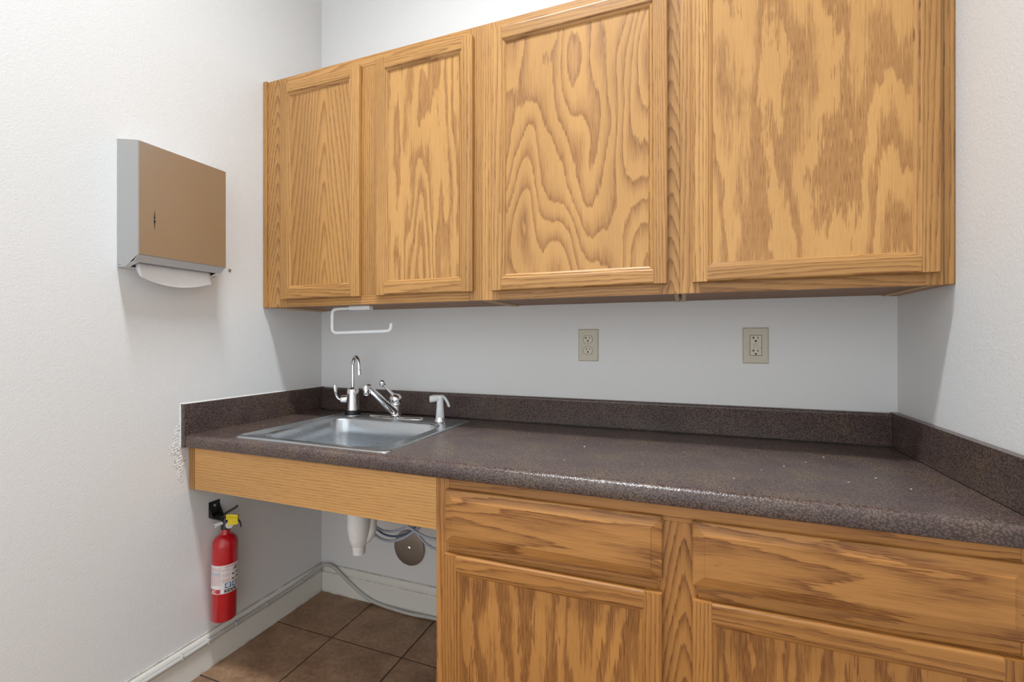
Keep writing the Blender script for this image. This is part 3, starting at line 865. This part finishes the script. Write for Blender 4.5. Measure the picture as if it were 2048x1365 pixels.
# ------------------------------------------------------------------ fire extinguisher and its bracket
EX, EY, EZ = 0.052, -0.529, 0.178
fe = thing('fire_extinguisher', (EX, EY, EZ), 'small red fire extinguisher hanging on the left wall under the sink', 'fire extinguisher', rot=(radians(-1.6), 0, 0))
RC = 0.0405
obj('cylinder', MB().lathe([(0.030, 0.004), (0.037, 0.000), (RC, 0.005), (RC, 0.262), (0.0392, 0.274), (0.034, 0.286), (0.025, 0.294), (0.0165, 0.298), (0.0140, 0.303), (0.0140, 0.320)], (0, 0, 0), seg=40), 'red', fe, local=True)
obj('valve', MB().lathe([(0.0155, 0.316), (0.0155, 0.330), (0.0130, 0.334), (0.0130, 0.352), (0.010, 0.356)], (0, 0, 0), seg=20), 'black', fe, local=True)
va = radians(-36.5)      # direction from the extinguisher to where people stand
def arc_patch(p0, p1, z0, z1, r, n=20):
    mb = MB(); vs = []
    for z in (z0, z1):
        for k in range(n + 1):
            a = va + p0 + (p1 - p0) * k / n
            vs.append((r * cos(a), r * sin(a), z))
    return mb.add(vs, [(k, k + 1, n + 2 + k, n + 1 + k) for k in range(n)], True)
L0, L1 = 0.101, 0.200
lb = obj('label_band', arc_patch(-1.55, 1.55, L0, L1, RC + 0.0004, 40), 'label', fe, local=True, label='white instruction label with red and blue print')
def arc_multi(rects, r):
    mb = MB()
    for (a, b, c, d) in rects:
        q = arc_patch(a, b, c, d, r, max(1, int(abs(b - a) / 0.12) + 1))
        mb.add(q.v, q.f, True)
    return mb
rnd = random.Random(3)
lines = []
z = 0.190
while z > 0.128:
    if not 0.166 < z < 0.178:
        a = -1.35
        while a < -0.36:
            w = 0.06 + rnd.random() * 0.16
            lines.append((a, min(a + w, -0.34), z, z + 0.0016)); a += w + 0.035
    z -= 0.0033
for (za, zb) in ((0.176, 0.189), (0.158, 0.172), (0.140, 0.154)):
    z = zb - 0.003
    while z > za:
        a = -0.20
        while a < 0.35:
            w = 0.06 + rnd.random() * 0.14
            lines.append((a, min(a + w, 0.38), z, z + 0.0016)); a += w + 0.04
        z -= 0.0034
obj('fine_print', arc_multi(lines, RC + 0.0007), 'ink_pink', lb, local=True, kind='stuff')
obj('grey_print', arc_multi([(-1.35, -0.36, 0.1665 + 0.0035 * k, 0.1685 + 0.0035 * k) for k in range(3)], RC + 0.0007), 'ink_grey', lb, local=True)
obj('red_panel', arc_patch(-1.53, -0.32, 0.103, 0.1175, RC + 0.0007), 'ink_red', lb, local=True)
obj('divider_line', arc_multi([(-0.315, -0.30, 0.103, 0.197), (-0.30, 1.4, 0.1385, 0.1390), (-1.5, -0.30, 0.119, 0.1195)], RC + 0.0007), 'ink_grey', lb, local=True)
for (a, b) in ((0.02, 0.50), (0.60, 1.05)):
    obj('pictogram', arc_patch(a, b, 0.1195, 0.1365, RC + 0.0007), 'ink_blue', lb, local=True)
    obj('pictogram_figure', arc_multi([(a + 0.06, a + 0.22, 0.124, 0.130), (a + 0.12, b - 0.08, 0.128, 0.1345), (a + 0.2, b - 0.12, 0.1215, 0.127)], RC + 0.0009), 'label', lb, local=True)
# diagrams of a hand lifting, aiming, squeezing
obj('diagram', arc_multi([(0.62, 1.1, 0.178, 0.180), (0.70, 0.95, 0.181, 0.184), (0.85, 1.15, 0.184, 0.187), (0.55, 0.75, 0.161, 0.1655), (0.75, 1.2, 0.163, 0.1645),
                          (0.95, 1.2, 0.165, 0.168), (0.55, 0.75, 0.1440, 0.1485), (0.75, 1.2, 0.1465, 0.148), (0.95, 1.2, 0.149, 0.152)], RC + 0.0007), 'ink_black', lb, local=True)
def text_on_cylinder(txt, size, a0, z0, r, mat, name, parent, bold=0.0, sx=1.0):
    cu = bpy.data.curves.new('txt', 'FONT'); cu.body = txt; cu.size = size; cu.offset = bold
    to = bpy.data.objects.new('txt', cu); COL.objects.link(to)
    dg = bpy.context.evaluated_depsgraph_get()
    me = to.evaluated_get(dg).to_mesh()
    mb = MB()
    vs = []
    for v in me.vertices:
        a = va + a0 + v.co.x * sx / r
        vs.append((r * cos(a), r * sin(a), z0 + v.co.y))
    mb.add(vs, [tuple(p.vertices) for p in me.polygons], False)
    to.evaluated_get(dg).to_mesh_clear()
    bpy.data.objects.remove(to, do_unlink=True); bpy.data.curves.remove(cu)
    return obj(name, mb, mat, parent, local=True)
text_on_cylinder('BC', 0.0150, -1.10, 0.1050, RC + 0.0010, 'label', 'lettering', lb, 0.0003)
text_on_cylinder('KIDDE', 0.0155, -0.02, 0.1045, RC + 0.0010, 'ink_black', 'lettering', lb, 0.0006, sx=0.92)
text_on_cylinder('INSTRUCTIONS', 0.0058, -0.02, 0.1915, RC + 0.0008, 'ink_red', 'lettering', lb, 0.0001)
# valve furniture. camera-right is roughly +y here
R_ = Vector((cos(va + pi / 2), sin(va + pi / 2), 0)); F_ = Vector((cos(va), sin(va), 0))
def L(r, f, z): return tuple(R_ * r + F_ * f + Vector((0, 0, z)))
obj('nozzle', MB().tube([L(-0.012, 0.006, 0.340), L(-0.030, 0.014, 0.337), L(-0.034, 0.016, 0.336)], [0.0065, 0.0068, 0.0068], 14), 'white_plastic', fe, local=True)
obj('nozzle_hole', MB().tube([L(-0.0338, 0.0159, 0.336), L(-0.0346, 0.0162, 0.336)], 0.0030, 12), 'slot', fe, local=True)
def strap(path, half, th, side):
    mb = MB(); path = [Vector(p) for p in path]
    rings = []
    for i, p in enumerate(path):
        t = (path[min(i + 1, len(path) - 1)] - path[max(i - 1, 0)]).normalized()
        s = Vector(side).normalized(); n = t.cross(s).normalized()
        rings.append([tuple(p + s * half + n * th), tuple(p + s * half - n * th), tuple(p - s * half - n * th), tuple(p - s * half + n * th)])
    return mb.loft(rings)
obj('carry_handle', strap(bez([L(0.0, 0, 0.340), L(0.018, 0, 0.348), L(0.034, 0, 0.346), L(0.044, 0, 0.330), L(0.047, 0, 0.314)], 5), 0.009, 0.0022, F_), 'black', fe, local=True, bevel=0.001)
obj('squeeze_lever', strap(bez([L(-0.016, 0, 0.344), L(-0.012, 0, 0.360), L(0.004, 0, 0.374), L(0.024, 0, 0.384), L(0.036, 0, 0.392)], 5), 0.009, 0.0022, F_), 'black', fe, local=True, bevel=0.001)
obj('gauge', MB().lathe([(0.0115, -0.004), (0.0120, 0.004), (0.0105, 0.005), (0.0100, 0.0042), (0.001, 0.0042)], L(0.010, 0.020, 0.333), F_ + R_ * 0.25, 20), 'gauge', fe, local=True)
obj('tamper_tag', strap([L(0.014, 0.020, 0.366), L(0.019, 0.028, 0.356), L(0.021, 0.029, 0.334)], 0.0150, 0.0010, R_), 'yellow', fe, local=True, label='yellow pull tag')
obj('tag_side', strap([L(0.000, 0.014, 0.361), L(0.016, 0.021, 0.361), L(0.034, 0.026, 0.357), L(0.040, 0.002, 0.352)], 0.009, 0.0010, Vector((0, 0, 1))), 'yellow', fe, local=True)

br = thing('extinguisher_bracket', (0.0, -0.530, 0.53), 'black wall bracket holding the red fire extinguisher', 'bracket')
mb = MB().box(0.0008, 0.0032, -0.5480, -0.5060, 0.535, 0.590)
obj('back_plate', mb, 'black', br, bevel=0.001)
mb = MB()
mb.loft([[(0.0032, -0.546, 0.545), (0.0032, -0.508, 0.545), (0.0032, -0.508, 0.541), (0.0032, -0.546, 0.541)],
         [(0.026, -0.546, 0.536), (0.026, -0.508, 0.536), (0.026, -0.508, 0.532), (0.026, -0.546, 0.532)],
         [(0.040, -0.540, 0.531), (0.040, -0.514, 0.531), (0.040, -0.514, 0.527), (0.040, -0.540, 0.527)]])
obj('hook_arm', mb, 'black', br, bevel=0.001)
for y in (-0.546, -0.508):
    mb = MB().prism([(0.0032, 0.535), (0.0032, 0.575), (0.010, 0.560), (0.026, 0.536), (0.026, 0.532)], 1, y - 0.0012, y + 0.0012)
    obj('side_flange', mb, 'black', br)
obj('screw', MB().lathe([(0.0045, 0), (0.004, 0.0014), (0.001, 0.002)], (0.0032, -0.527, 0.574), (1, 0, 0), 12), 'chrome', br)

# ------------------------------------------------------------------ plumbing under the sink
tp = thing('drain_trap', (0.488, -0.33, 0.41), 'white plastic drain trap hanging below the sink', 'drain pipe')
c = (0.484, -0.340, 0)
obj('tailpiece', MB().lathe([(0.021, 0.50), (0.021, 0.675), (0.019, 0.680)], c), 'pvc', tp)
obj('slip_nut', MB().lathe([(0.036, 0.552), (0.0385, 0.556), (0.0385, 0.584), (0.034, 0.590), (0.022, 0.590)], c, seg=10), 'pvc', tp)
obj('trap_body', MB().lathe([(0.022, 0.411), (0.0235, 0.418), (0.0235, 0.428), (0.0285, 0.434), (0.036, 0.458), (0.0405, 0.490), (0.0415, 0.505), (0.0415, 0.552), (0.036, 0.556)], (0.494, -0.340, 0), seg=32), 'pvc', tp)
obj('cleanout_cap', MB().lathe([(0.018, 0.397), (0.0225, 0.399), (0.0225, 0.412), (0.020, 0.413)], (0.494, -0.340, 0), seg=20), 'pvc', tp)
arm = bez([(0.500, -0.335, 0.448), (0.516, -0.322, 0.456), (0.524, -0.312, 0.478), (0.521, -0.300, 0.520), (0.521, -0.22, 0.605), (0.521, -0.002, 0.615)], 8)
obj('trap_arm', MB().tube(arm, 0.021, 20), 'pvc', tp)

def hose(pts, r, mat, label):
    o = obj('supply_hose', MB().tube(bez(pts, 8), r, 10), mat)
    return tag(o, label, 'hose', 'supply hoses under the sink')
Y2 = -0.2
hose([(0.425, -0.20, 0.60), (0.428, -0.20, 0.50), (0.4405, -0.20, 0.4551), (0.4795, -0.20, 0.4300), (0.5276, -0.20, 0.4280), (0.5747, -0.20, 0.4430), (0.602, -0.195, 0.464), (0.625, -0.19, 0.52), (0.63, -0.19, 0.60)], 0.0045, 'hose',
     'grey supply hose making the upper shallow loop beside the drain trap')
hose([(0.415, -0.215, 0.60), (0.418, -0.215, 0.49), (0.4355, -0.215, 0.4400), (0.4800, -0.215, 0.4060), (0.5371, -0.215, 0.3980), (0.5934, -0.210, 0.4160), (0.6348, -0.205, 0.4439), (0.665, -0.20, 0.475), (0.69, -0.19, 0.60)], 0.0055, 'hose',
     'grey supply hose making the lowest loop across the round cover')
hose([(0.405, -0.19, 0.60), (0.410, -0.19, 0.50), (0.430, -0.19, 0.4500), (0.4780, -0.19, 0.4130), (0.5340, -0.19, 0.4060), (0.590, -0.19, 0.4230), (0.630, -0.185, 0.4520), (0.655, -0.18, 0.50), (0.67, -0.18, 0.60)], 0.0040, 'hose_blue',
     'dark blue supply hose running inside the lowest hose loop')
hose([(0.590, -0.240, 0.60), (0.605, -0.240, 0.52), (0.6339, -0.240, 0.4825), (0.6562, -0.240, 0.4705), (0.6915, -0.240, 0.4567), (0.7220, -0.240, 0.4500), (0.7542, -0.240, 0.4494), (0.82, -0.240, 0.458), (0.88, -0.24, 0.49), (0.90, -0.24, 0.60)], 0.0050, 'hose',
     'grey supply hose sweeping high towards the base cabinet side')
hose([(0.570, -0.160, 0.60), (0.585, -0.160, 0.49), (0.6089, -0.160, 0.4324), (0.6275, -0.160, 0.4151), (0.6599, -0.160, 0.3882), (0.6827, -0.160, 0.3779), (0.7076, -0.160, 0.3720), (0.79, -0.160, 0.385), (0.88, -0.160, 0.46), (0.915, -0.160, 0.60)], 0.0050, 'hose',
     'grey supply hose sweeping low in front of the round cover edge')

rc = thing('cleanout_cover', (0.488, 0, 0.275), 'round steel cleanout cover on the wall under the sink', 'cover')
obj('cover_disc', MB().lathe([(0.070, 0.0004), (0.070, 0.0060), (0.075, 0.0065), (0.0755, 0.0085), (0.074, 0.0100), (0.060, 0.0112), (0.010, 0.0100), (0.001, 0.0100)], (0.488, 0, 0.275), (0, -1, 0), 48), 'dark_steel', rc)
obj('screw', MB().lathe([(0.0085, 0.0095), (0.0085, 0.0110), (0.0050, 0.0130), (0.001, 0.0135)], (0.488, 0, 0.275), (0, -1, 0), 16), 'chrome', rc)

cbp = [(0.0195, -1.55, 0.104), (0.0195, -1.2, 0.1030), (0.0195, -0.8, 0.1040), (0.0195, -0.65, 0.1025), (0.0195, -0.50, 0.1040), (0.0195, -0.32, 0.1035), (0.0195, -0.16, 0.106), (0.0215, -0.07, 0.117), (0.032, -0.026, 0.1285), (0.0660, -0.0215, 0.1330), (0.100, -0.0215, 0.1230),
       (0.140, -0.0225, 0.1000), (0.188, -0.0225, 0.0710), (0.245, -0.0235, 0.0400), (0.300, -0.0235, 0.0190), (0.355, -0.0235, 0.0095), (0.440, -0.0300, 0.0078), (0.52, -0.0320, 0.0078), (0.627, -0.0235, 0.0078), (0.78, -0.024, 0.0078), (0.96, -0.024, 0.0078)]
cbo = obj('drain_tube', MB().tube(bez(cbp, 6), 0.0072, 10), 'cable')
tag(cbo, 'grey flexible tube lying along the baseboards under the sink', 'tube')
for y in (-0.3217, -0.4566, -0.5638, -0.6531):
    o = obj('tube_clip', MB().box(0.0100, 0.0275, y - 0.004, y + 0.004, 0.094, 0.113), 'cable', None, bevel=0.003)
    tag(o, {-0.3217: 'small grey clip on the left baseboard tube, nearest the corner',
            -0.4566: 'small grey clip on the left baseboard tube, just right of the extinguisher',
            -0.5638: 'small grey clip on the left baseboard tube, just left of the extinguisher',
            -0.6531: 'small grey clip on the left baseboard tube, farthest from the corner'}[y], 'clip', 'clips on the baseboard tube')
